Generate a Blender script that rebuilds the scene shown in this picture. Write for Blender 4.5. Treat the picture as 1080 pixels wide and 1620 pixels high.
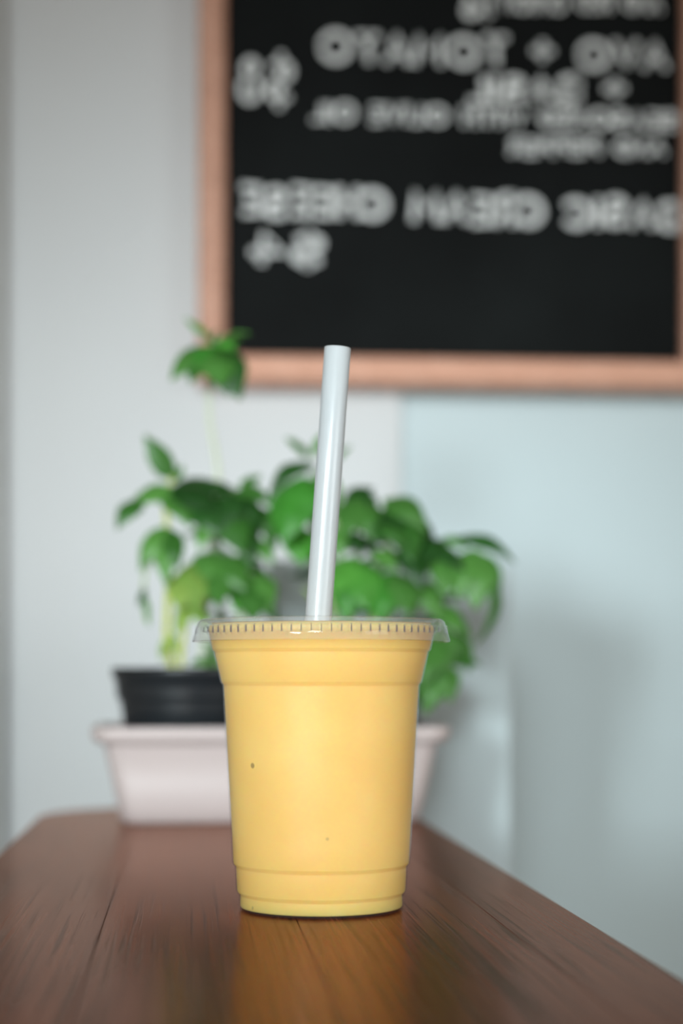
import bpy, bmesh, math, random
from mathutils import Vector, Matrix

random.seed(7)
scene = bpy.context.scene
for o in list(bpy.data.objects):
    bpy.data.objects.remove(o)
COL = scene.collection

# ------------------------------------------------------------------ camera
F, YH = 2800.0, 1070.0            # focal length and horizon row, for a 1080x1620 frame
PHI = math.radians(5.0)           # the room is seen turned a little
TABLE_Z = 1.0
CAM_Z = TABLE_Z + 0.0911
CUP_D = 0.695
cam_d = bpy.data.cameras.new('camera')
cam = bpy.data.objects.new('camera', cam_d)
COL.objects.link(cam)
cam.location = (0, 0, CAM_Z)
cam.rotation_euler = (math.pi / 2, 0, -PHI)
cam_d.sensor_fit = 'VERTICAL'
cam_d.sensor_height = 36.0
cam_d.lens = F / 1620 * 36
cam_d.shift_y = (YH - 810) / 1620
cam_d.clip_start = 0.01
cam_d.dof.use_dof = True
cam_d.dof.focus_distance = CUP_D - 0.03
cam_d.dof.aperture_fstop = 4.8
scene.camera = cam

# ------------------------------------------------------------------ light
scene.view_settings.view_transform = 'Standard'
scene.view_settings.look = 'None'
scene.view_settings.exposure = 0.0
scene.view_settings.gamma = 1.0
scene.view_settings.use_curve_mapping = False
world = bpy.data.worlds.new('world')
scene.world = world
world.use_nodes = True
bg = world.node_tree.nodes['Background']
bg.inputs[0].default_value = (1.0, 0.86, 0.70, 1)
bg.inputs[1].default_value = 0.31


def area_light(name, loc, target, sx, sy, power, color, spread=180):
    d = bpy.data.lights.new(name, 'AREA')
    d.shape = 'RECTANGLE'
    d.size, d.size_y = sx, sy
    d.energy = power
    d.color = color
    d.spread = math.radians(spread)
    o = bpy.data.objects.new(name, d)
    COL.objects.link(o)
    o.location = loc
    o.rotation_euler = (Vector(target) - Vector(loc)).to_track_quat('-Z', 'Y').to_euler()
    return o


# a sash of the shop window behind the camera, to the left: gives the shadows on the wall
area_light('window_daylight', (-1.22, -1.75, CAM_Z + 0.32), (0.24, 1.66, CAM_Z + 0.05), 0.45, 0.45, 1.4,
           (0.84, 0.96, 1.0), 24)
# the broad shop front behind the camera
area_light('shopfront_daylight', (-0.45, -2.2, CAM_Z + 0.85), (0.16, 1.66, CAM_Z + 0.08), 0.7, 0.7, 1.3,
           (0.87, 0.97, 1.0), 22)
# added fill on the right to lift the cup's shaded side, not a window
area_light('side_fill', (1.5, -0.75, CAM_Z + 0.30), (0.05, 0.7, CAM_Z - 0.02), 0.8, 0.8, 1.6,
           (0.97, 0.99, 1.0), 60)


# ------------------------------------------------------------------ helpers
def ray(px, py):
    a = (px - 540) / F
    b = (YH - py) / F
    c, s = math.cos(PHI), math.sin(PHI)
    return Vector((s + a * c, c - a * s, b))


def at(px, py, d):
    """point seen at a pixel, at depth d from the camera"""
    v = ray(px, py) * d
    return Vector((v.x, v.y, v.z + CAM_Z))


def on_plane(px, py, Y):
    """point seen at a pixel on the plane y = Y"""
    r = ray(px, py)
    v = r * (Y / r.y)
    return Vector((v.x, v.y, v.z + CAM_Z))


def obj(name, me, mat=None, parent=None, smooth=False, loc=None):
    if isinstance(me, bmesh.types.BMesh):
        bm = me
        bmesh.ops.recalc_face_normals(bm, faces=bm.faces)
        me = bpy.data.meshes.new(name)
        bm.to_mesh(me)
        bm.free()
    o = bpy.data.objects.new(name, me)
    COL.objects.link(o)
    if mat and not me.materials:
        me.materials.append(mat)
    if smooth:
        me.polygons.foreach_set('use_smooth', [True] * len(me.polygons))
    if parent:
        o.parent = parent
    if loc is not None:
        o.location = loc
    return o


def tag(o, label, cat, group=None):
    o['label'] = label
    o['category'] = cat
    if group:
        o['group'] = group
    return o


def thing(name, label, cat, loc, rotz=0, group=None):
    o = bpy.data.objects.new(name, None)
    COL.objects.link(o)
    o.empty_display_size = 0.02
    o.location = loc
    o.rotation_euler = (0, 0, rotz)
    return tag(o, label, cat, group)


def struct(name, bm, mat):
    o = obj(name, bm, mat)
    o['kind'] = 'structure'
    return o


def box(bm, x0, x1, y0, y1, z0, z1):
    r = bmesh.ops.create_cube(bm, size=1)
    for v in r['verts']:
        v.co = Vector((x0 + (v.co.x + .5) * (x1 - x0), y0 + (v.co.y + .5) * (y1 - y0), z0 + (v.co.z + .5) * (z1 - z0)))
    return r['verts']


def new_box(*a):
    bm = bmesh.new()
    box(bm, *a)
    return bm


def bevel(o, w, seg=2, angle=40):
    m = o.modifiers.new('bevel', 'BEVEL')
    m.width, m.segments = w, seg
    m.limit_method = 'ANGLE'
    m.angle_limit = math.radians(angle)
    return o


def lathe(profile, seg=96, close=False):
    """profile: list of (r, z); r == 0 closes to a pole"""
    bm = bmesh.new()
    rings = []
    for r, z in profile:
        if r <= 1e-9:
            rings.append([bm.verts.new((0, 0, z))])
        else:
            rings.append([bm.verts.new((r * math.cos(2 * math.pi * i / seg), r * math.sin(2 * math.pi * i / seg), z))
                          for i in range(seg)])
    pairs = list(zip(rings[:-1], rings[1:]))
    if close:
        pairs.append((rings[-1], rings[0]))
    for a, b in pairs:
        if len(a) == 1 and len(b) == 1:
            continue
        for i in range(seg):
            j = (i + 1) % seg
            if len(a) == 1:
                bm.faces.new((a[0], b[i], b[j]))
            elif len(b) == 1:
                bm.faces.new((a[i], a[j], b[0]))
            else:
                bm.faces.new((a[i], a[j], b[j], b[i]))
    return bm


def smooth_path(pts, n=8):
    """Catmull-Rom through the points"""
    P = [pts[0]] + list(pts) + [pts[-1]]
    out = []
    for k in range(1, len(P) - 2):
        p0, p1, p2, p3 = P[k - 1], P[k], P[k + 1], P[k + 2]
        for i in range(n):
            t = i / n
            out.append(0.5 * ((2 * p1) + (p2 - p0) * t + (2 * p0 - 5 * p1 + 4 * p2 - p3) * t * t
                              + (3 * p1 - p0 - 3 * p2 + p3) * t ** 3))
    out.append(P[-2].copy())
    return out


def tube(bm, path, r0, r1, seg=8):
    n = len(path)
    prev = None
    for i, p in enumerate(path):
        t = (path[min(i + 1, n - 1)] - path[max(i - 1, 0)]).normalized()
        u = t.cross(Vector((0.3, 1, 0.1))).normalized()
        w = t.cross(u)
        r = r0 + (r1 - r0) * i / (n - 1)
        ring = [bm.verts.new(p + (u * math.cos(2 * math.pi * k / seg) + w * math.sin(2 * math.pi * k / seg)) * r)
                for k in range(seg)]
        if prev:
            for k in range(seg):
                bm.faces.new((prev[k], prev[(k + 1) % seg], ring[(k + 1) % seg], ring[k]))
        else:
            bm.faces.new(ring)
        prev = ring
    bm.faces.new(prev)


# ------------------------------------------------------------------ materials
def mat(name, color=(.5, .5, .5), rough=.5, **kw):
    m = bpy.data.materials.new(name)
    m.use_nodes = True
    b = m.node_tree.nodes['Principled BSDF']
    b.inputs['Base Color'].default_value = (*color, 1)
    b.inputs['Roughness'].default_value = rough
    for k, v in kw.items():
        b.inputs[k.replace('_', ' ')].default_value = v
    return m


def nodes(m):
    return m.node_tree.nodes, m.node_tree.links, m.node_tree.nodes['Principled BSDF']


def ramp(n, stops):
    r = n.new('ShaderNodeValToRGB')
    el = r.color_ramp.elements
    while len(el) > 1:
        el.remove(el[-1])
    el[0].position, el[0].color = stops[0][0], (*stops[0][1], 1)
    for p, c in stops[1:]:
        e = el.new(p)
        e.color = (*c, 1)
    return r


def tex_noise(n, l, scale, detail=4, mapping=None, rough=.5):
    tc = n.new('ShaderNodeTexCoord')
    mp = n.new('ShaderNodeMapping')
    if mapping:
        mp.inputs['Scale'].default_value = mapping
    l.new(tc.outputs['Object'], mp.inputs['Vector'])
    t = n.new('ShaderNodeTexNoise')
    t.inputs['Scale'].default_value = scale
    t.inputs['Detail'].default_value = detail
    t.inputs['Roughness'].default_value = rough
    l.new(mp.outputs[0], t.inputs['Vector'])
    return t


def add_bump(m, height_socket, strength, dist):
    n, l, b = nodes(m)
    bp = n.new('ShaderNodeBump')
    bp.inputs['Strength'].default_value = strength
    bp.inputs['Distance'].default_value = dist
    l.new(height_socket, bp.inputs['Height'])
    l.new(bp.outputs[0], b.inputs['Normal'])


def wall_paint(name, color):
    m = mat(name, color, .75)
    n, l, b = nodes(m)
    t = tex_noise(n, l, 2.2, 3)
    c = color
    r = ramp(n, [(.3, tuple(v * .96 for v in c)), (.7, tuple(min(1, v * 1.03) for v in c))])
    l.new(t.outputs[0], r.inputs[0])
    l.new(r.outputs[0], b.inputs['Base Color'])
    t2 = tex_noise(n, l, 160, 3)
    add_bump(m, t2.outputs[0], .15, .001)
    return m


M_WALL = wall_paint('wall_paint_white', (.685, .695, .70))
M_WALL_B = wall_paint('wall_paint_pale_blue', (.60, .695, .715))
M_TRIM = wall_paint('trim_paint_grey', (.50, .51, .50))
M_CEIL = wall_paint('ceiling_paint', (.6, .58, .54))


def wood(name, dark, light, rough, seed):
    m = mat(name, light, rough)
    n, l, b = nodes(m)
    oi = n.new('ShaderNodeObjectInfo')
    tc = n.new('ShaderNodeTexCoord')
    add = n.new('ShaderNodeVectorMath')
    add.operation = 'ADD'
    sc = n.new('ShaderNodeVectorMath')
    sc.operation = 'SCALE'
    sc.inputs[0].default_value = (3.1, 7.7, 1.3)
    l.new(oi.outputs['Random'], sc.inputs['Scale'])
    l.new(tc.outputs['Object'], add.inputs[0])
    l.new(sc.outputs[0], add.inputs[1])
    mp = n.new('ShaderNodeMapping')
    mp.inputs['Scale'].default_value = (1, .07, 1)
    l.new(add.outputs[0], mp.inputs['Vector'])
    big = n.new('ShaderNodeTexNoise')
    big.inputs['Scale'].default_value = 45
    big.inputs['Detail'].default_value = 5
    big.inputs['Distortion'].default_value = .6
    l.new(mp.outputs[0], big.inputs['Vector'])
    mp2 = n.new('ShaderNodeMapping')
    mp2.inputs['Scale'].default_value = (1, .012, 1)
    l.new(add.outputs[0], mp2.inputs['Vector'])
    fine = n.new('ShaderNodeTexNoise')
    fine.inputs['Scale'].default_value = 620
    fine.inputs['Detail'].default_value = 4
    l.new(mp2.outputs[0], fine.inputs['Vector'])
    mix = n.new('ShaderNodeMath')
    mix.operation = 'MULTIPLY_ADD'
    mix.inputs[1].default_value = .5
    l.new(fine.outputs[0], mix.inputs[0])
    half = n.new('ShaderNodeMath')
    half.operation = 'MULTIPLY'
    half.inputs[1].default_value = .5
    l.new(big.outputs[0], half.inputs[0])
    l.new(half.outputs[0], mix.inputs[2])
    mid = tuple((a + c) / 2 for a, c in zip(dark, light))
    r = ramp(n, [(.36, dark), (.48, mid), (.62, light)])
    l.new(mix.outputs[0], r.inputs[0])
    # open pores: thin dark streaks
    pore = ramp(n, [(.33, (.2, .2, .2)), (.42, (1, 1, 1))])
    l.new(fine.outputs[0], pore.inputs[0])
    mul = n.new('ShaderNodeMix')
    mul.data_type = 'RGBA'
    mul.blend_type = 'MULTIPLY'
    mul.inputs[0].default_value = 1
    l.new(r.outputs[0], mul.inputs[6])
    l.new(pore.outputs[0], mul.inputs[7])
    # each board has its own tone
    hsv = n.new('ShaderNodeHueSaturation')
    mr = n.new('ShaderNodeMapRange')
    mr.inputs['To Min'].default_value = .8
    mr.inputs['To Max'].default_value = 1.2
    l.new(oi.outputs['Random'], mr.inputs[0])
    l.new(mr.outputs[0], hsv.inputs['Value'])
    l.new(mul.outputs[2], hsv.inputs['Color'])
    l.new(hsv.outputs[0], b.inputs['Base Color'])
    add_bump(m, pore.outputs[0], .25, .0004)
    return m


M_TABLE = wood('table_wood', (.058, .016, .008), (.18, .056, .026), .24, 1)
# satin varnish over the stained wood
n, l, b = nodes(M_TABLE)
b.inputs['Specular IOR Level'].default_value = 0
gl = n.new('ShaderNodeBsdfGlossy')
gl.inputs['Color'].default_value = (.95, .66, .55, 1)
gl.inputs['Roughness'].default_value = .17
fr = n.new('ShaderNodeFresnel')
fr.inputs['IOR'].default_value = 1.095
mx = n.new('ShaderNodeMixShader')
bump = [q for q in n if q.type == 'BUMP'][0]
l.new(bump.outputs[0], gl.inputs['Normal'])
l.new(fr.outputs[0], mx.inputs[0])
l.new(b.outputs[0], mx.inputs[1])
l.new(gl.outputs[0], mx.inputs[2])
l.new(mx.outputs[0], n['Material Output'].inputs[0])
M_FRAME = wood('frame_wood', (.60, .30, .20), (.70, .38, .27), .45, 2)
M_FLOOR = wood('floor_wood', (.14, .10, .07), (.25, .18, .12), .5, 3)
M_STEEL = mat('black_steel', (.03, .03, .03), .45, Metallic=.6)

M_SLATE = mat('chalkboard_black', (.012, .013, .013), .6, Specular_IOR_Level=.06)
n, l, b = nodes(M_SLATE)
t = tex_noise(n, l, 6, 4)
r = ramp(n, [(.3, (.005, .0055, .0055)), (.75, (.011, .013, .013))])
l.new(t.outputs[0], r.inputs[0])
l.new(r.outputs[0], b.inputs['Base Color'])
M_CHALK = mat('white_chalk', (.85, .86, .85), .9)

# smoothie
M_SMOOTHIE = mat('mango_smoothie', (.95, .60, .17), .5)
n, l, b = nodes(M_SMOOTHIE)
b.inputs['Subsurface Weight'].default_value = .7
b.inputs['Subsurface Radius'].default_value = (.014, .008, .003)
b.inputs['Subsurface Scale'].default_value = .9
t = tex_noise(n, l, 30, 4)
r = ramp(n, [(.35, (.93, .57, .15)), (.7, (.97, .63, .185))])
l.new(t.outputs[0], r.inputs[0])
sp = n.new('ShaderNodeTexVoronoi')
sp.inputs['Scale'].default_value = 75
tc = n.new('ShaderNodeTexCoord')
l.new(tc.outputs['Object'], sp.inputs['Vector'])
sr = ramp(n, [(.055, (.45, .45, .45)), (.10, (1, 1, 1))])
l.new(sp.outputs['Distance'], sr.inputs[0])
sel = n.new('ShaderNodeSeparateColor')
l.new(sp.outputs['Color'], sel.inputs[0])
gt = n.new('ShaderNodeMath')
gt.operation = 'GREATER_THAN'
gt.inputs[1].default_value = .75
l.new(sel.outputs[0], gt.inputs[0])
mx = n.new('ShaderNodeMix')
mx.data_type = 'RGBA'
mx.blend_type = 'MULTIPLY'
l.new(gt.outputs[0], mx.inputs[0])
l.new(r.outputs[0], mx.inputs[6])
l.new(sr.outputs[0], mx.inputs[7])
l.new(mx.outputs[2], b.inputs['Base Color'])


def clear_plastic(name, tint, ior, rough, haze):
    m = bpy.data.materials.new(name)
    m.use_nodes = True
    n, l = m.node_tree.nodes, m.node_tree.links
    n.remove(n['Principled BSDF'])
    out = n['Material Output']
    tr = n.new('ShaderNodeBsdfTransparent')
    tr.inputs[0].default_value = (*tint, 1)
    gl = n.new('ShaderNodeBsdfGlossy')
    gl.inputs['Roughness'].default_value = rough
    df = n.new('ShaderNodeBsdfDiffuse')
    df.inputs[0].default_value = (.85, .86, .86, 1)
    fr = n.new('ShaderNodeFresnel')
    fr.inputs['IOR'].default_value = ior
    m1 = n.new('ShaderNodeMixShader')
    m1.inputs[0].default_value = haze
    l.new(tr.outputs[0], m1.inputs[1])
    l.new(df.outputs[0], m1.inputs[2])
    m2 = n.new('ShaderNodeMixShader')
    geo = n.new('ShaderNodeNewGeometry')
    inv = n.new('ShaderNodeMath')
    inv.operation = 'SUBTRACT'
    inv.inputs[0].default_value = 1
    l.new(geo.outputs['Backfacing'], inv.inputs[1])
    mu = n.new('ShaderNodeMath')
    mu.operation = 'MULTIPLY'
    l.new(fr.outputs[0], mu.inputs[0])
    l.new(inv.outputs[0], mu.inputs[1])
    l.new(mu.outputs[0], m2.inputs[0])
    l.new(m1.outputs[0], m2.inputs[1])
    l.new(gl.outputs[0], m2.inputs[2])
    l.new(m2.outputs[0], out.inputs[0])
    return m


M_CUP = clear_plastic('clear_cup_plastic', (1, 1, 1), 1.12, .15, .015)
M_LID = clear_plastic('clear_lid_plastic', (1, 1, 1), 1.25, .06, .07)
M_RIB = clear_plastic('clear_rib_plastic', (1, 1, 1), 1.12, .06, .02)
M_STRAW = mat('white_straw_plastic', (.56, .60, .62), .28)
n, l, b = nodes(M_STRAW)
b.inputs['Subsurface Weight'].default_value = .3
b.inputs['Subsurface Radius'].default_value = (.004, .004, .004)
b.inputs['Subsurface Scale'].default_value = .5

M_POT = mat('black_pot_plastic', (.012, .015, .018), .38)
M_SOIL = mat('dark_soil', (.03, .02, .014), .95)
n, l, b = nodes(M_SOIL)
t = tex_noise(n, l, 300, 4)
add_bump(M_SOIL, t.outputs[0], 1, .004)
M_PLANTER = mat('planter_pale_pink', (.55, .465, .45), .5)
n, l, b = nodes(M_PLANTER)
t = tex_noise(n, l, 60, 4)
add_bump(M_PLANTER, t.outputs[0], .2, .001)


def leaf_mat(name, c_dark, c_light, trans=.35):
    m = mat(name, c_light, .38)
    n, l, b = nodes(m)
    oi = n.new('ShaderNodeObjectInfo')
    r = ramp(n, [(0, c_dark), (1, c_light)])
    l.new(oi.outputs['Random'], r.inputs[0])
    t = tex_noise(n, l, 90, 3)
    hs = n.new('ShaderNodeHueSaturation')
    mr = n.new('ShaderNodeMapRange')
    mr.inputs['To Min'].default_value = .75
    mr.inputs['To Max'].default_value = 1.25
    l.new(t.outputs[0], mr.inputs[0])
    l.new(mr.outputs[0], hs.inputs['Value'])
    l.new(r.outputs[0], hs.inputs['Color'])
    l.new(hs.outputs[0], b.inputs['Base Color'])
    tl = n.new('ShaderNodeBsdfTranslucent')
    l.new(hs.outputs[0], tl.inputs[0])
    mx = n.new('ShaderNodeMixShader')
    mx.inputs[0].default_value = trans
    l.new(b.outputs[0], mx.inputs[1])
    l.new(tl.outputs[0], mx.inputs[2])
    l.new(mx.outputs[0], n['Material Output'].inputs[0])
    add_bump(m, t.outputs[0], .3, .002)
    return m


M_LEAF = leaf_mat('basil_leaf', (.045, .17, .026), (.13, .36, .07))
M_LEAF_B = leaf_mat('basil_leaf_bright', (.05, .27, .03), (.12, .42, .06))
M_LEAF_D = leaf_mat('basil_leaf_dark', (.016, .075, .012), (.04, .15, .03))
M_LEAF_Y = leaf_mat('basil_leaf_pale', (.20, .38, .07), (.32, .48, .10))
M_STEM = mat('green_stem', (.30, .42, .16), .5)
M_STEM_P = mat('pale_stem', (.60, .64, .50), .5)
M_STEM_Y = mat('yellow_stem', (.52, .56, .14), .5)

# ------------------------------------------------------------------ the room
WY = 1.66                                              # back wall
XA = on_plane(634, 720, WY).x                          # change of paint
XT = on_plane(8, 800, WY).x                           # grey trim edge
struct('floor', new_box(-2.2, 2.4, -2.6, 1.9, -.05, 0), M_FLOOR)
struct('wall_back', new_box(-2.2, XA, WY, WY + .25, 0, 2.7), M_WALL)
struct('wall_right', new_box(XA, 2.4, WY + .010, WY + .25, 0, 2.7), M_WALL_B)
PY = 1.27
pa, pb = on_plane(425, 886, PY), on_plane(810, 886, PY)
o = struct('wall_partition', new_box(pa.x, pb.x, PY, 1.40, 0, pa.z), M_WALL_B)
bevel(o, .004, 2)
struct('overhead_light_blocker', new_box(-2.2, 2.4, 1.05, WY, 1.92, 2.7), M_CEIL)  # unseen block, added to keep ambient light off the top of the wall
o = struct('trim_1', new_box(XT - .09, XT, WY - .022, WY, 0, 2.7), M_TRIM)
bevel(o, .004, 2)
struct('ceiling', new_box(-2.2, 2.4, -2.6, 1.9, 2.7, 2.75), M_CEIL)

# ------------------------------------------------------------------ bar table
TX0, TX1, TY0, TY1, TR = -.097, .148, -.35, 1.244, .075
table = thing('bar_table', 'narrow brown varnished wooden bar table with rounded end under the smoothie cup', 'table',
              ((TX0 + TX1) / 2, .45, 0))
TO = Vector(table.location)


def end_y(x):
    d = max(0, TX0 + TR - x, x - (TX1 - TR))
    return TY1 - TR + math.sqrt(max(0, TR * TR - d * d))


def plank(x0, x1):
    pts = []
    n = 22
    for i in range(n + 1):
        # denser towards the table corners
        u = .5 - .5 * math.cos(math.pi * i / n)
        x = x0 + (x1 - x0) * u
        pts.append((x, end_y(x)))
    pts += [(x1, TY0), (x0, TY0)]
    bm = bmesh.new()
    vs = [bm.verts.new((x - TO.x, y - TO.y, TABLE_Z)) for x, y in pts]
    f = bm.faces.new(vs)
    ex = bmesh.ops.extrude_face_region(bm, geom=[f])
    for v in [g for g in ex['geom'] if isinstance(g, bmesh.types.BMVert)]:
        v.co.z -= .034
    bm.edges.ensure_lookup_table()

    def outer(v):
        x, y = v.co.x + TO.x, v.co.y + TO.y
        return abs(x - TX0) < 1e-5 or abs(x - TX1) < 1e-5 or (y > TY1 - TR - 1e-4)
    es = []
    for e in bm.edges:
        a, c = e.verts
        if abs(a.co.z - c.co.z) > 1e-6 or not (outer(a) and outer(c)):
            continue
        seam = abs(a.co.x - c.co.x) < 1e-6 and not (abs(a.co.x + TO.x - TX0) < 1e-5 or abs(a.co.x + TO.x - TX1) < 1e-5)
        if not seam:
            es.append(e)
    bmesh.ops.bevel(bm, geom=es, offset=.006, segments=3, affect='EDGES', profile=.5, clamp_overlap=True)
    return bm


seams = [TX0, -.0307, .041, .1155, TX1]
for a, c in zip(seams[:-1], seams[1:]):
    g = .00005
    p = obj('plank', plank(a + (g if a != TX0 else 0), c - (g if c != TX1 else 0)), M_TABLE, table)
    bevel(p, .00025, 1, 60)
obj('apron', new_box(TX0 + .03 - TO.x, TX1 - .03 - TO.x, TY0 + .1 - TO.y, TY1 - .15 - TO.y, TABLE_Z - .084,
                     TABLE_Z - .0342), M_TABLE, table)
for x in (TX0 + .035, TX1 - .035):
    for y in (TY0 + .12, TY1 - .17):
        bm = bmesh.new()
        box(bm, x - .016 - TO.x, x + .016 - TO.x, y - .016 - TO.y, y + .016 - TO.y, 0, TABLE_Z - .084)
        bevel(obj('leg', bm, M_STEEL, table), .003)

# ------------------------------------------------------------------ smoothie cup
CUP = at(508, 1437, CUP_D)
CUP.z = TABLE_Z
k = .001
outer_p = [(31.2, 0), (32.0, .5), (32.35, 1.6), (32.2, 5.4), (32.25, 6.0), (33.25, 6.9), (33.5, 7.5), (33.9, 16.4), (33.95, 17.0),
           (34.8, 17.9), (35.0, 18.6), (35.35, 27), (38.75, 87.2), (38.8, 87.8), (39.5, 88.7), (39.75, 89.4), (42.15, 100.0),
           (42.2, 100.6), (43.0, 101.4), (43.2, 102.0), (44.3, 107.2), (45.0, 108.2), (46.6, 108.6), (47.2, 109.4), (46.9, 110.5),
           (45.8, 110.9), (44.6, 110.0)]
cup = thing('smoothie_cup', 'clear plastic takeaway cup filled with yellow smoothie standing on the table', 'cup', CUP)
inner = [(r - .55, z) for r, z in reversed(outer_p[2:20])]
prof = [(0, 2.0), (28, 2.0), (30.2, .3)] + outer_p + [(43.75, 106.8)] + inner + [(31.3, .9), (30.4, .75), (28.3, 2.5), (0, 2.5)]
obj('cup_body', lathe([(r * k, z * k) for r, z in prof]), M_CUP, cup, True)
liq = [(0, 2.6), (28.4, 2.6), (30.4, .8), (31.4, 1.0)] + [(r - .6, z) for r, z in outer_p[2:21]] + [(43.9, 107.4), (44.2, 109.4), (43.7, 111.0), (43.0, 111.4), (0, 111.4)]
obj('smoothie', lathe([(r * k, z * k) for r, z in liq]), M_SMOOTHIE, cup, True)

# lid: skirt, rolled rim, recessed plate, moulded ribs round the rim
lid = thing('cup_lid', 'clear plastic flat lid snapped on the smoothie cup, straw through it', 'lid', CUP)
lp = [(50.3, 104.6), (50.6, 104.9), (49.5, 108.8), (48.9, 110.8), (48.4, 112.4), (47.4, 113.3), (46.0, 113.5), (44.8, 113.2),
      (44.2, 112.6), (43.9, 112.2), (43.0, 112.0), (40, 112.0), (9, 112.0), (6.2, 112.0)]
th = .35
back = [(6.2, 112.0 - th), (9, 112.0 - th), (40, 112.0 - th), (43.2, 111.65), (44.2, 111.8), (44.5, 112.3), (45.0, 112.8),
        (46.0, 113.15), (47.2, 112.95), (48.05, 112.1), (48.5, 110.7), (49.1, 108.7), (50.1, 104.9)]
obj('lid_shell', lathe([(r * k, z * k) for r, z in lp + back], 128, True), M_LID, lid, True)
rib_bm = bmesh.new()
vs = box(rib_bm, -.0003, .0003, -.0002, .0002, -.0016, .0016)
rib_me = bpy.data.meshes.new('rib')
rib_bm.to_mesh(rib_me)
rib_bm.free()
rib_me.materials.append(M_RIB)
NR = 84
for i in range(NR):
    a = 2 * math.pi * i / NR
    r_ = obj('rib', rib_me, None, lid)
    r_.location = (.04945 * math.cos(a), .04945 * math.sin(a), .1092)
    r_.rotation_euler = Matrix.Rotation(a, 3, 'Z').to_euler()

# straw
s_top = at(534, 550, CUP_D)
s_lid = at(503.5, 978, CUP_D)
ax = (s_top - s_lid).normalized()
s_bot = s_lid - ax * .106
L = (s_top - s_bot).length
so, si = .00520, .00488
straw = obj('straw', lathe([(so, 0), (so, L * .25), (so, L * .5), (so, L * .75), (so, L - .0003), (so - .00015, L), (si, L - .0002),
                            (si, L * .5), (si, 0)], 48, True), M_STRAW, None, True, s_bot)
straw.rotation_euler = ax.to_track_quat('Z', 'Y').to_euler()
tag(straw, 'wide white plastic drinking straw standing in the smoothie cup', 'straw')

# ------------------------------------------------------------------ planter
PL = at(425, 1303, 1.1425)
PL.z = TABLE_Z


def rrect(hx, hy, r, n=6):
    out = []
    for cx, cy, a0 in ((hx - r, hy - r, 0), (-hx + r, hy - r, 90), (-hx + r, -hy + r, 180), (hx - r, -hy + r, 270)):
        for i in range(n + 1):
            a = math.radians(a0 + 90 * i / n)
            out.append((cx + r * math.cos(a), cy + r * math.sin(a)))
    return out


def loft(sections):
    bm = bmesh.new()
    prev = None
    first = None
    for hx, hy, r, z in sections:
        ring = [bm.verts.new((x, y, z)) for x, y in rrect(hx, hy, r)]
        if prev:
            m = len(ring)
            for i in range(m):
                bm.faces.new((prev[i], prev[(i + 1) % m], ring[(i + 1) % m], ring[i]))
        else:
            first = ring
        prev = ring
    bm.faces.new(first[::-1])
    bm.faces.new(prev)
    return bm


planter = thing('planter_box', 'pale pink plastic planter box holding two pots, standing on the wooden table', 'planter', PL)
obj('planter_body', loft([(.091, .043, .010, 0), (.0935, .0455, .012, .0015), (.0955, .0475, .013, .010), (.1035, .0545, .014, .049),
                          (.1015, .0525, .013, .049), (.0935, .0455, .011, .010), (.091, .043, .010, .004)]),
    M_PLANTER, planter, True)
rimo = obj('planter_rim', loft([(.1035, .0545, .014, .049), (.1085, .0585, .015, .0500), (.1105, .0600, .016, .0530),
                                (.1115, .0605, .016, .0585), (.1105, .0600, .016, .0600), (.1055, .0560, .014, .0600),
                                (.1015, .0525, .013, .0555), (.1015, .0525, .013, .0492)]), M_PLANTER, planter, True)
# the loft caps of the rim are not wanted
for o_ in (rimo,):
    bm = bmesh.new()
    bm.from_mesh(o_.data)
    bmesh.ops.delete(bm, geom=[f for f in bm.faces if len(f.verts) > 6], context='FACES_ONLY')
    bm.to_mesh(o_.data)
    bm.free()

# ------------------------------------------------------------------ basil plants
POTZ = .0048
PH = .092


def pot_parts(root):
    p = [(0, 0), (37.0, 0), (38.2, .8), (41.5, 40), (44.2, 70), (45.0, 71), (46.6, 72), (46.9, 73), (47.2, 76), (48.0, 84), (48.9, 85),
         (49.8, 86), (50.3, 90.6), (50.0, 92), (48.8, 92), (48.4, 90), (47.6, 84), (45.6, 75), (43, 60), (38, 3), (0, 3)]
    pot = obj('pot', lathe([(r * k, z * k) for r, z in p], 64), M_POT, root, True)
    sb = lathe([(0, 86), (12, 86.8), (28, 86.2), (40, 86.4), (47.6, 85.2)], 40)
    sb2 = lathe([(0, .0862), (.012, .0868), (.028, .0858), (.040, .0862), (.0474, .0848)], 40)
    sb.free()
    obj('soil', sb2, M_SOIL, root, True)
    return pot


def leaf_mesh(B, T, width, bend, normal, cup=.25, wav=.06, nu=10, nv=6):
    """a basil leaf from B (base) to T (tip), local to B; bend lifts the middle along the normal"""
    d = T - B
    ln = d.length
    nrm = (normal - d * normal.dot(d) / d.length_squared)
    if nrm.length < 1e-4:
        nrm = Vector((0, -1, .2))
    nrm.normalize()
    C = d * .5 + nrm * bend * ln * 2
    bm = bmesh.new()
    rows = []
    ph = random.uniform(0, 6.28)
    for i in range(nu + 1):
        t = i / nu
        p = C * (2 * t * (1 - t)) + d * t * t
        tg = (C * (2 - 4 * t) + d * 2 * t).normalized()
        side = tg.cross(nrm).normalized()
        up = side.cross(tg)
        w = width * ln * .5 * (math.sin(math.pi * min(1, t ** .72)) ** .85 if 0 < t < 1 else 0)
        w = max(w, ln * .012)
        row = []
        for j in range(-nv // 2, nv // 2 + 1):
            s = j / (nv / 2)
            h = -cup * w * (abs(s) ** 1.6) + wav * w * math.sin(9 * t + ph + 2 * s) + .06 * w * (1 - abs(s)) * math.cos(20 * t)
            row.append(bm.verts.new(p + side * (w * s) + up * h))
        rows.append(row)
    for a, c in zip(rows[:-1], rows[1:]):
        for j in range(nv):
            bm.faces.new((a[j], a[j + 1], c[j + 1], c[j]))
    return bm


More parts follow.
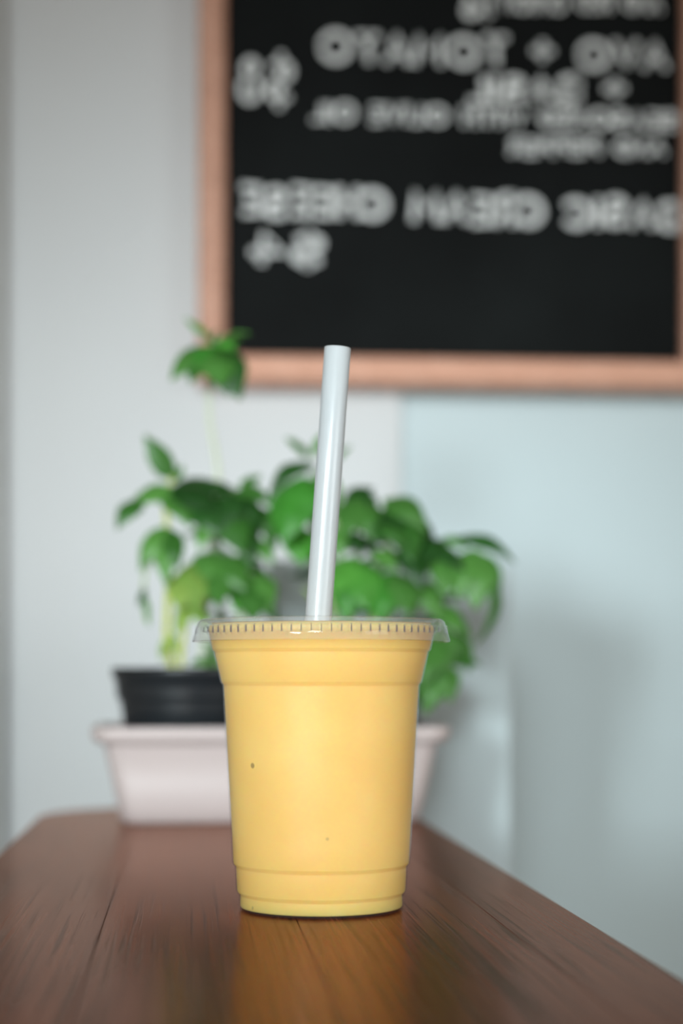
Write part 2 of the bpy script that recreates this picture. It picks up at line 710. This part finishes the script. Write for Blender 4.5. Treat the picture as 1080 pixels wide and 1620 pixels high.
VIEW = Vector((-math.sin(PHI), -math.cos(PHI), 0))


def leaf(root, B, T, width=.55, bend=.12, normal=None, m=None, cup=.3):
    if normal is None:
        normal = Vector((0, 0, 1)) + VIEW * .9
    o = obj('leaf', leaf_mesh(B, T, width, bend, normal, cup), m or M_LEAF, root, True, B - Vector(root.location))
    return o


def stem(root, pts, r0, r1, m, name='stem'):
    org = Vector(root.location)
    bm = bmesh.new()
    tube(bm, smooth_path([p - org for p in pts]), r0, r1)
    return obj(name, bm, m, root, True)


def px_leaf(root, b, t, depth, dt=0.0, **kw):
    """leaf given by the pixels of its base and tip, depth of base and extra depth of tip"""
    return leaf(root, at(b[0], b[1], depth), at(t[0], t[1], depth + dt), **kw)


def tuft(root, c, r, nl, ln, mats, seedv, zmin=-.2):
    """whorl of leaves round a stem node"""
    rnd = random.Random(seedv)
    a0 = rnd.uniform(0, 6.28)
    for i in range(nl):
        a = a0 + i * 2.4
        el = rnd.uniform(zmin, .6)
        d = Vector((math.cos(a) * math.cos(el), math.sin(a) * math.cos(el), math.sin(el)))
        q = ln * rnd.uniform(.7, 1.15)
        B = c + d * r
        leaf(root, B, B + d * q + Vector((0, 0, -.25 * q)), rnd.uniform(.5, .68), rnd.uniform(.06, .2),
             Vector((0, 0, 1)) + VIEW * rnd.uniform(.1, .6), rnd.choice(mats), rnd.uniform(.15, .5))


PD = 1.1425
potA = at(300, 1055, PD + .002)
potA.z = TABLE_Z + POTZ
potB = at(556, 1055, PD + .006)
potB.z = TABLE_Z + POTZ
GA = thing('potted_basil', 'leggy potted basil in black pot, one tall bare pale stem topped by leaves', 'plant', potA,
           0, 'two basil plants in the planter box')
GB = thing('potted_basil', 'dense bushy potted basil with drooping leaves behind the smoothie cup', 'plant', potB,
           0, 'two basil plants in the planter box')
pot_parts(GA)
pot_parts(GB)
D0 = PD
# --- leggy plant: stems
stem(GA, [at(318, 1062, D0), at(330, 900, D0 + .01), at(345, 760, D0 + .015), at(331, 660, D0 + .01), at(333, 570, D0 + .005),
          at(334, 545, D0)], .0026, .0016, M_STEM_P)
stem(GA, [at(272, 1062, D0 - .01), at(264, 1000, D0 - .015), at(268, 880, D0 - .01), at(262, 800, D0 - .005), at(272, 755, D0)],
     .0030, .0013, M_STEM_Y)
stem(GA, [at(330, 1062, D0 + .01), at(350, 960, D0 + .015), at(345, 880, D0 + .01), at(350, 800, D0 + .01), at(372, 775, D0)],
     .0026, .0012, M_STEM)
stem(GA, [at(345, 1060, D0 - .012), at(372, 1000, D0 - .01), at(392, 940, D0), at(400, 905, D0)], .0022, .0012, M_STEM)
stem(GA, [at(268, 880, D0 - .01), at(236, 890, D0 - .015), at(226, 940, D0 - .02), at(231, 985, D0 - .02)], .0011, .0007, M_STEM)
stem(GA, [at(285, 1062, D0 - .02), at(290, 1010, D0 - .02), at(302, 950, D0 - .015)], .0022, .0012, M_STEM_Y)
# top tuft
V3 = Vector
px_leaf(GA, (334, 535), (291, 503), D0, .0, width=.34, bend=.05)
px_leaf(GA, (336, 545), (398, 528), D0, -.01, width=.42, bend=.15, normal=V3((0, 0, 1)) + VIEW * .4)
px_leaf(GA, (336, 552), (270, 602), D0, -.012, width=.62, bend=.2)
px_leaf(GA, (330, 560), (300, 607), D0, -.02, width=.55, bend=.15)
px_leaf(GA, (338, 552), (380, 634), D0, -.02, width=.62, bend=.22, m=M_LEAF_D)
px_leaf(GA, (334, 550), (352, 612), D0, -.03, width=.7, bend=.15)
px_leaf(GA, (338, 550), (392, 590), D0, .015, width=.55, bend=.2, m=M_LEAF_D)
px_leaf(GA, (332, 545), (318, 522), D0, -.012, width=.5, bend=.1, m=M_LEAF_Y)
px_leaf(GA, (334, 548), (310, 580), D0, -.02, width=.6, bend=.2, m=M_LEAF_B)
px_leaf(GA, (338, 545), (372, 556), D0, -.02, width=.6, bend=.2, m=M_LEAF_B)
px_leaf(GA, (340, 555), (362, 628), D0, -.015, width=.6, bend=.12)
px_leaf(GA, (334, 545), (345, 520), D0, .0, width=.4, bend=.1, m=M_LEAF_D)
px_leaf(GA, (330, 555), (276, 575), D0, .012, width=.6, bend=.2, m=M_LEAF_D)
px_leaf(GA, (340, 548), (385, 535), D0, .01, width=.6, bend=.15, m=M_LEAF)
# left leaves
px_leaf(GA, (274, 757), (228, 688), D0, -.004, width=.5, bend=.06, normal=VIEW + V3((.3, 0, .2)))
px_leaf(GA, (274, 762), (290, 735), D0, .01, width=.4, bend=.05)
px_leaf(GA, (272, 770), (204, 802), D0 - .005, -.005, width=.62, bend=.14)
px_leaf(GA, (225, 790), (184, 838), D0 - .01, -.01, width=.6, bend=.2)
px_leaf(GA, (270, 770), (350, 815), D0 - .005, -.01, width=.62, bend=.16, m=M_LEAF_D)
px_leaf(GA, (275, 768), (390, 788), D0, .02, width=.4, bend=.14, m=M_LEAF_D)
px_leaf(GA, (300, 785), (352, 850), D0, -.02, width=.7, bend=.15, m=M_LEAF_D)
px_leaf(GA, (262, 775), (300, 835), D0, -.02, width=.5, bend=.15)
px_leaf(GA, (262, 832), (222, 905), D0 - .01, -.01, width=.42, bend=.2)
px_leaf(GA, (262, 835), (262, 925), D0 - .012, -.015, width=.42, bend=.12)
px_leaf(GA, (266, 835), (282, 900), D0 - .012, -.015, width=.5, bend=.12)
px_leaf(GA, (230, 930), (219, 960), D0 - .02, -.005, width=.35, bend=.1, m=M_LEAF_D)
px_leaf(GA, (228, 940), (236, 992), D0 - .02, -.005, width=.2, bend=.1, m=M_LEAF)
# middle leaves
px_leaf(GA, (372, 775), (352, 845), D0, -.02, width=.62, bend=.15, m=M_LEAF_D)
px_leaf(GA, (372, 775), (432, 800), D0, -.01, width=.55, bend=.2)
px_leaf(GA, (372, 778), (410, 850), D0, .0, width=.6, bend=.2, m=M_LEAF_D)
px_leaf(GA, (350, 800), (386, 880), D0 - .005, -.02, width=.6, bend=.12)
px_leaf(GA, (348, 810), (312, 870), D0, -.02, width=.5, bend=.16, m=M_LEAF)
px_leaf(GA, (345, 870), (308, 925), D0, -.02, width=.7, bend=.12)
px_leaf(GA, (345, 875), (388, 935), D0, -.02, width=.7, bend=.15)
px_leaf(GA, (347, 880), (345, 960), D0, -.03, width=.6, bend=.1)
px_leaf(GA, (300, 900), (283, 965), D0 - .01, -.02, width=.75, bend=.12, m=M_LEAF_Y)
px_leaf(GA, (300, 890), (312, 968), D0 - .01, -.02, width=.6, bend=.1, m=M_LEAF_Y)
px_leaf(GA, (302, 950), (278, 1005), D0 - .015, -.01, width=.45, bend=.1, m=M_LEAF_Y)
px_leaf(GA, (302, 950), (330, 1000), D0 - .015, -.01, width=.4, bend=.12, m=M_LEAF_Y)
px_leaf(GA, (400, 905), (372, 968), D0, -.02, width=.7, bend=.1, m=M_LEAF_B)
px_leaf(GA, (400, 905), (428, 970), D0, -.02, width=.6, bend=.15)
px_leaf(GA, (398, 908), (400, 985), D0, -.03, width=.6, bend=.12)
px_leaf(GA, (392, 940), (440, 985), D0, -.01, width=.5, bend=.2, m=M_LEAF_D)
px_leaf(GA, (345, 1050), (300, 1052), D0 - .015, -.012, width=.55, bend=.2)
px_leaf(GA, (350, 1045), (318, 1015), D0 - .012, -.01, width=.6, bend=.1)
px_leaf(GA, (262, 1010), (254, 1045), D0 - .015, -.006, width=.35, bend=.1, m=M_LEAF_Y)
px_leaf(GA, (268, 1000), (282, 1040), D0 - .015, -.006, width=.35, bend=.1, m=M_LEAF_Y)

# --- bushy plant: stems
nodesB = [(468, 760, .0), (520, 735, .01), (570, 790, .0), (632, 815, .0), (700, 860, .0), (760, 872, -.005), (560, 890, -.02),
          (620, 920, -.02), (690, 990, -.01), (480, 930, .02)]
for i, (x, y, dz) in enumerate(nodesB):
    bx = 556 + (x - 556) * .12
    stem(GB, [at(bx, 1065, D0 + dz * .5), at(bx + (x - bx) * .35, 1065 + (y - 1065) * .45, D0 + dz),
              at(bx + (x - bx) * .75, 1065 + (y - 1065) * .85, D0 + dz), at(x, y, D0 + dz)], .0026, .0012, M_STEM)
px_leaf(GB, (490, 722), (450, 692), D0, -.005, width=.5, bend=.1)
px_leaf(GB, (492, 722), (520, 680), D0 + .01, .0, width=.42, bend=.1)
px_leaf(GB, (520, 735), (556, 705), D0 + .01, .0, width=.4, bend=.1)
px_leaf(GB, (500, 735), (424, 790), D0, -.01, width=.4, bend=.3, m=M_LEAF_D)
px_leaf(GB, (480, 752), (448, 862), D0 - .012, -.02, width=.66, bend=.12, normal=VIEW + V3((-.3, 0, .3)), m=M_LEAF_B)
px_leaf(GB, (490, 755), (498, 838), D0, -.01, width=.4, bend=.15, m=M_LEAF_D)
px_leaf(GB, (500, 745), (540, 800), D0, -.01, width=.55, bend=.15)
px_leaf(GB, (470, 830), (478, 895), D0, -.015, width=.75, bend=.1, m=M_LEAF_B)
px_leaf(GB, (480, 835), (450, 870), D0, -.005, width=.6, bend=.15)
px_leaf(GB, (570, 785), (545, 850), D0, -.02, width=.66, bend=.15)
px_leaf(GB, (568, 780), (600, 800), D0, .0, width=.6, bend=.2, m=M_LEAF_D)
px_leaf(GB, (545, 800), (592, 772), D0, .015, width=.55, bend=.2, m=M_LEAF_D)
px_leaf(GB, (572, 790), (592, 860), D0, -.02, width=.6, bend=.15)
px_leaf(GB, (630, 800), (600, 860), D0, -.025, width=.6, bend=.15, m=M_LEAF_D)
px_leaf(GB, (606, 790), (676, 842), D0, -.012, width=.62, bend=.25)
px_leaf(GB, (630, 808), (652, 890), D0, -.025, width=.6, bend=.12)
px_leaf(GB, (632, 812), (690, 870), D0, .01, width=.6, bend=.2, m=M_LEAF_D)
px_leaf(GB, (700, 852), (656, 900), D0, -.02, width=.62, bend=.15, m=M_LEAF_D)
px_leaf(GB, (700, 852), (742, 870), D0, -.0, width=.6, bend=.22)
px_leaf(GB, (720, 850), (816, 892), D0, -.005, width=.34, bend=.2, m=M_LEAF_D)
px_leaf(GB, (700, 858), (705, 945), D0, -.02, width=.55, bend=.12)
px_leaf(GB, (750, 868), (722, 950), D0 - .005, -.015, width=.55, bend=.15)
px_leaf(GB, (756, 872), (752, 965), D0 - .006, -.012, width=.62, bend=.12)
px_leaf(GB, (772, 900), (752, 1020), D0 - .005, -.008, width=.3, bend=.24, normal=V3((1, 0, .2)) + VIEW * .7)
px_leaf(GB, (776, 890), (770, 985), D0, .01, width=.26, bend=.18, normal=V3((.8, 0, .2)) + VIEW)
px_leaf(GB, (764, 876), (790, 940), D0, -.006, width=.4, bend=.2)
px_leaf(GB, (560, 880), (530, 940), D0 - .02, -.02, width=.65, bend=.12, m=M_LEAF_B)
px_leaf(GB, (562, 882), (580, 965), D0 - .02, -.02, width=.7, bend=.12, m=M_LEAF_B)
px_leaf(GB, (560, 885), (545, 985), D0 - .015, -.02, width=.6, bend=.12, m=M_LEAF_B)
px_leaf(GB, (616, 905), (600, 985), D0 - .02, -.02, width=.7, bend=.12, m=M_LEAF_B)
px_leaf(GB, (620, 905), (650, 975), D0 - .02, -.02, width=.65, bend=.12)
px_leaf(GB, (590, 870), (628, 905), D0 - .02, -.01, width=.65, bend=.2)
px_leaf(GB, (650, 915), (700, 985), D0 - .01, -.01, width=.6, bend=.18)
px_leaf(GB, (680, 960), (745, 1010), D0 - .01, -.0, width=.55, bend=.2)
px_leaf(GB, (690, 985), (702, 1075), D0 - .02, -.01, width=.66, bend=.12)
px_leaf(GB, (690, 1000), (668, 1085), D0 - .02, -.02, width=.6, bend=.12)
px_leaf(GB, (692, 1040), (762, 1052), D0 - .01, .0, width=.5, bend=.15)
px_leaf(GB, (700, 1045), (672, 1130), D0 - .02, -.01, width=.6, bend=.15)
px_leaf(GB, (705, 1050), (712, 1112), D0 - .015, -.01, width=.6, bend=.15)
px_leaf(GB, (720, 1000), (742, 1065), D0 - .005, .0, width=.5, bend=.15)
px_leaf(GB, (545, 840), (575, 880), D0 - .015, -.01, width=.6, bend=.18, m=M_LEAF_D)
px_leaf(GB, (640, 860), (668, 930), D0 - .01, -.02, width=.55, bend=.14, m=M_LEAF_D)
px_leaf(GB, (545, 830), (534, 885), D0 - .015, -.01, width=.6, bend=.14)
px_leaf(GB, (600, 830), (640, 868), D0 - .02, -.01, width=.6, bend=.2, m=M_LEAF)
px_leaf(GB, (690, 870), (735, 905), D0 - .015, -.005, width=.55, bend=.2, m=M_LEAF_D)
px_leaf(GA, (400, 850), (432, 895), D0 + .005, -.01, width=.5, bend=.18)
px_leaf(GA, (385, 830), (400, 900), D0, -.01, width=.5, bend=.15, m=M_LEAF_D)
px_leaf(GA, (410, 800), (436, 870), D0 + .01, .0, width=.45, bend=.15, m=M_LEAF)
px_leaf(GA, (380, 770), (415, 752), D0 + .01, .01, width=.5, bend=.12, m=M_LEAF)
# inner foliage seen between and behind these
rnd = random.Random(3)
for i, (x, y, dz) in enumerate([(545, 860, .02), (590, 850, .02), (640, 880, .015), (600, 930, .015), (660, 940, .02), (560, 950, .01),
                                (520, 900, .03), (640, 1000, .0), (600, 1010, .02), (680, 1030, .01)]):
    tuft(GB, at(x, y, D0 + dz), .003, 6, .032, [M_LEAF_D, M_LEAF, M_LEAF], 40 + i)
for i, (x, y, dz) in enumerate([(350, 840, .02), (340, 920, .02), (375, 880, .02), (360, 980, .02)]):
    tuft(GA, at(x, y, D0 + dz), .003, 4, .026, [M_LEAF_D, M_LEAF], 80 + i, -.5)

# ------------------------------------------------------------------ chalkboard
BY = WY - .030                                         # face of the slate
i0 = on_plane(357, 566, BY)
x_in0, z_in0 = i0.x, on_plane(700, 569, BY).z
x_in1 = on_plane(1077, 400, BY).x
z_in1 = z_in0 + .62
FW = on_plane(357, 300, BY).x - on_plane(313, 300, BY).x
FWB = on_plane(700, 569, BY).z - on_plane(700, 611, BY).z
board = thing('chalkboard', 'black chalkboard menu in pinkish wooden frame with mirrored white chalk lettering on the wall',
              'chalkboard', (x_in0, BY, z_in0))
bo = Vector(board.location)
obj('slate', new_box(-.004, x_in1 - x_in0 + .004, 0, .012, -.004, z_in1 - z_in0 + .004), M_SLATE, board)


def rail(p0, p1, inward, w, m0, m1):
    """mitred frame rail with a rounded face; p0->p1 runs along the inner edge"""
    d = (p1 - p0).normalized()
    prof = [(0, .004), (0, -.010), (.10, -.0135), (.3, -.0160), (.55, -.0165), (.8, -.0145), (.95, -.011), (1, -.007), (1, .026), (.1, .026)]
    bm = bmesh.new()
    ends = []
    for p, m in ((p0, -1), (p1, 1)):
        ends.append([bm.verts.new(p + inward * (-u * w) + d * (m * u * w) + Vector((0, y, 0))) for u, y in prof])
    a, c = ends
    q = len(prof)
    for i in range(q):
        bm.faces.new((a[i], a[(i + 1) % q], c[(i + 1) % q], c[i]))
    bm.faces.new(a)
    bm.faces.new(c[::-1])
    return obj('frame_rail', bm, M_FRAME, board)


W_, H_ = x_in1 - x_in0, z_in1 - z_in0
c00, c10, c11, c01 = V3((0, 0, 0)), V3((W_, 0, 0)), V3((W_, 0, H_)), V3((0, 0, H_))
for p0, p1, inw in ((c00, c10, V3((0, 0, 1))), (c10, c11, V3((-1, 0, 0))), (c11, c01, V3((0, 0, -1))), (c01, c00, V3((1, 0, 0)))):
    rail(p0, p1, inw, FW, 0, 0)


def arc(cx, cy, rx, ry, a0, a1, n=12):
    return [(cx + rx * math.cos(math.radians(a0 + (a1 - a0) * i / n)), cy + ry * math.sin(math.radians(a0 + (a1 - a0) * i / n)))
            for i in range(n + 1)]


S_ = arc(.35, .74, .30, .24, 40, 270, 10) + arc(.35, .26, .32, .25, 90, -140, 10)[1:]
GL = {
    'A': (.75, [[(0, 0), (.375, 1), (.75, 0)], [(.14, .36), (.61, .36)]]),
    'V': (.75, [[(0, 1), (.375, 0), (.75, 1)]]),
    'O': (1.0, [arc(.5, .5, .48, .5, 0, 360, 24)]),
    'T': (.7, [[(0, 1), (.7, 1)], [(.35, 1), (.35, 0)]]),
    'M': (.9, [[(0, 0), (.1, 1), (.45, .3), (.8, 1), (.9, 0)]]),
    'B': (.62, [[(0, 0), (0, 1)], [(0, 1)] + arc(.25, .76, .32, .24, 90, -90, 8) + [(0, .52)], [(0, .52)] + arc(.28, .26, .34, .26, 90, -90, 8) + [(0, 0)]]),
    'S': (.66, [S_]),
    'I': (.12, [[(.06, 1), (.06, 0)]]),
    'L': (.5, [[(0, 1), (0, 0), (.5, 0)]]),
    'C': (.75, [arc(.48, .5, .46, .5, 45, 315, 16)]),
    'R': (.62, [[(0, 0), (0, 1)], [(0, 1)] + arc(.25, .75, .33, .25, 90, -90, 8) + [(0, .5)], [(.25, .5), (.62, 0)]]),
    'E': (.55, [[(.55, 1), (0, 1), (0, 0), (.55, 0)], [(0, .5), (.45, .5)]]),
    'H': (.65, [[(0, 1), (0, 0)], [(.65, 1), (.65, 0)], [(0, .5), (.65, .5)]]),
    'N': (.68, [[(0, 0), (0, 1), (.68, 0), (.68, 1)]]),
    'D': (.7, [[(0, 0), (0, 1)], [(0, 1)] + arc(.2, .5, .5, .5, 90, -90, 12) + [(0, 0)]]),
    'W': (.95, [[(0, 1), (.25, 0), (.475, .8), (.7, 0), (.95, 1)]]),
    'P': (.6, [[(0, 0), (0, 1)], [(0, 1)] + arc(.25, .74, .33, .26, 90, -90, 8) + [(0, .48)]]),
    '+': (.6, [[(0, .5), (.6, .5)], [(.3, .2), (.3, .82)]]),
    '$': (.66, [S_, [(.35, 1.16), (.35, -.16)]]),
    '8': (.54, [arc(.28, .80, .17, .20, -90, 270, 16), arc(.27, .30, .25, .30, 90, 450, 16)]),
    '6': (.7, [[(.55, 1), (.2, .7)] + arc(.36, .28, .33, .28, 160, 520, 16)]),
    '4': (.7, [[(.5, 0), (.5, 1), (0, .34), (.72, .34)]]),
    ' ': (.45, []),
}


def ribbon(bm, pts, hw):
    n = len(pts)
    rows = []
    for i, p in enumerate(pts):
        a, c = pts[max(i - 1, 0)], pts[min(i + 1, n - 1)]
        t = Vector((c[0] - a[0], 0, c[1] - a[1]))
        if t.length < 1e-9:
            t = Vector((1, 0, 0))
        t.normalize()
        nn = Vector((-t.z, 0, t.x))
        P = Vector((p[0], 0, p[1]))
        if i == 0:
            P -= t * hw * .6
        if i == n - 1:
            P += t * hw * .6
        rows.append([P + nn * hw, P - nn * hw])
    vs = []
    for r_ in rows:
        vs.append([bm.verts.new(q + Vector((0, y, 0))) for q in r_ for y in (-.0005, .0002)])
    for a, c in zip(vs[:-1], vs[1:]):
        bm.faces.new((a[0], a[2], c[2], c[0]))
        bm.faces.new((a[1], c[1], c[3], a[3]))
        bm.faces.new((a[0], c[0], c[1], a[1]))
        bm.faces.new((a[2], a[3], c[3], c[2]))
    for e in (vs[0], vs[-1]):
        bm.faces.new((e[0], e[1], e[3], e[2]))


def lettering(text, start, end, h_px, stroke_px, seed):
    """hand-written line; the photograph is mirrored, so it runs from the right (start) to the left (end)"""
    rnd = random.Random(seed)
    A = on_plane(start[0], start[1], BY) - bo
    E = on_plane(end[0], end[1], BY) - bo
    px = (on_plane(600, 300, BY).x - on_plane(599, 300, BY).x)
    h = h_px * px
    gap = .28
    total = sum(GL[c][0] for c in text) + gap * (len(text) - 1)
    sx = (A.x - E.x) / (total * h)
    u = 0
    for c in text:
        bm = bmesh.new()
        w, strokes = GL[c]
        dy = rnd.uniform(-.06, .06) * h
        rot = rnd.uniform(-.06, .06)
        sc = rnd.uniform(.92, 1.06)
        for s in strokes:
            pts = []
            for (x, y) in s:
                yy = y * sc
                xx = u + x + (yy - .5) * rot
                X = A.x - xx * h * sx
                f = xx / total
                Z = A.z + (E.z - A.z) * f + yy * h + dy
                pts.append((X, Z))
            ribbon(bm, pts, stroke_px * px * .5)
        u += w + gap
        if strokes:
            obj('chalk_letter', bm, M_CHALK, board)


# (right end x, baseline y), (left end x, baseline y), letter height and stroke in pixels
lettering('AND RED ONION', (1044, 16), (796, 16), 26, 6.1, 1)
lettering('$6', (777, 24), (735, 24), 30, 9.8, 2)
lettering('AVO + TOMATO', (1052, 106), (508, 96), 40, 9.8, 3)
lettering('$8', (462, 158), (381, 156), 64, 9.0, 4)
lettering('+ BASIL', (985, 158), (744, 158), 34, 11.0, 5)
lettering('SEASONED WITH OLIVE OIL', (1068, 204), (496, 190), 24, 7.3, 6)
lettering('AND PEPPER', (1050, 243), (808, 243), 22, 7.3, 7)
lettering('BASIC CREAM CHEESE', (1070, 360), (386, 338), 40, 11.0, 8)
lettering('$4', (510, 415), (402, 415), 42, 12.2, 9)
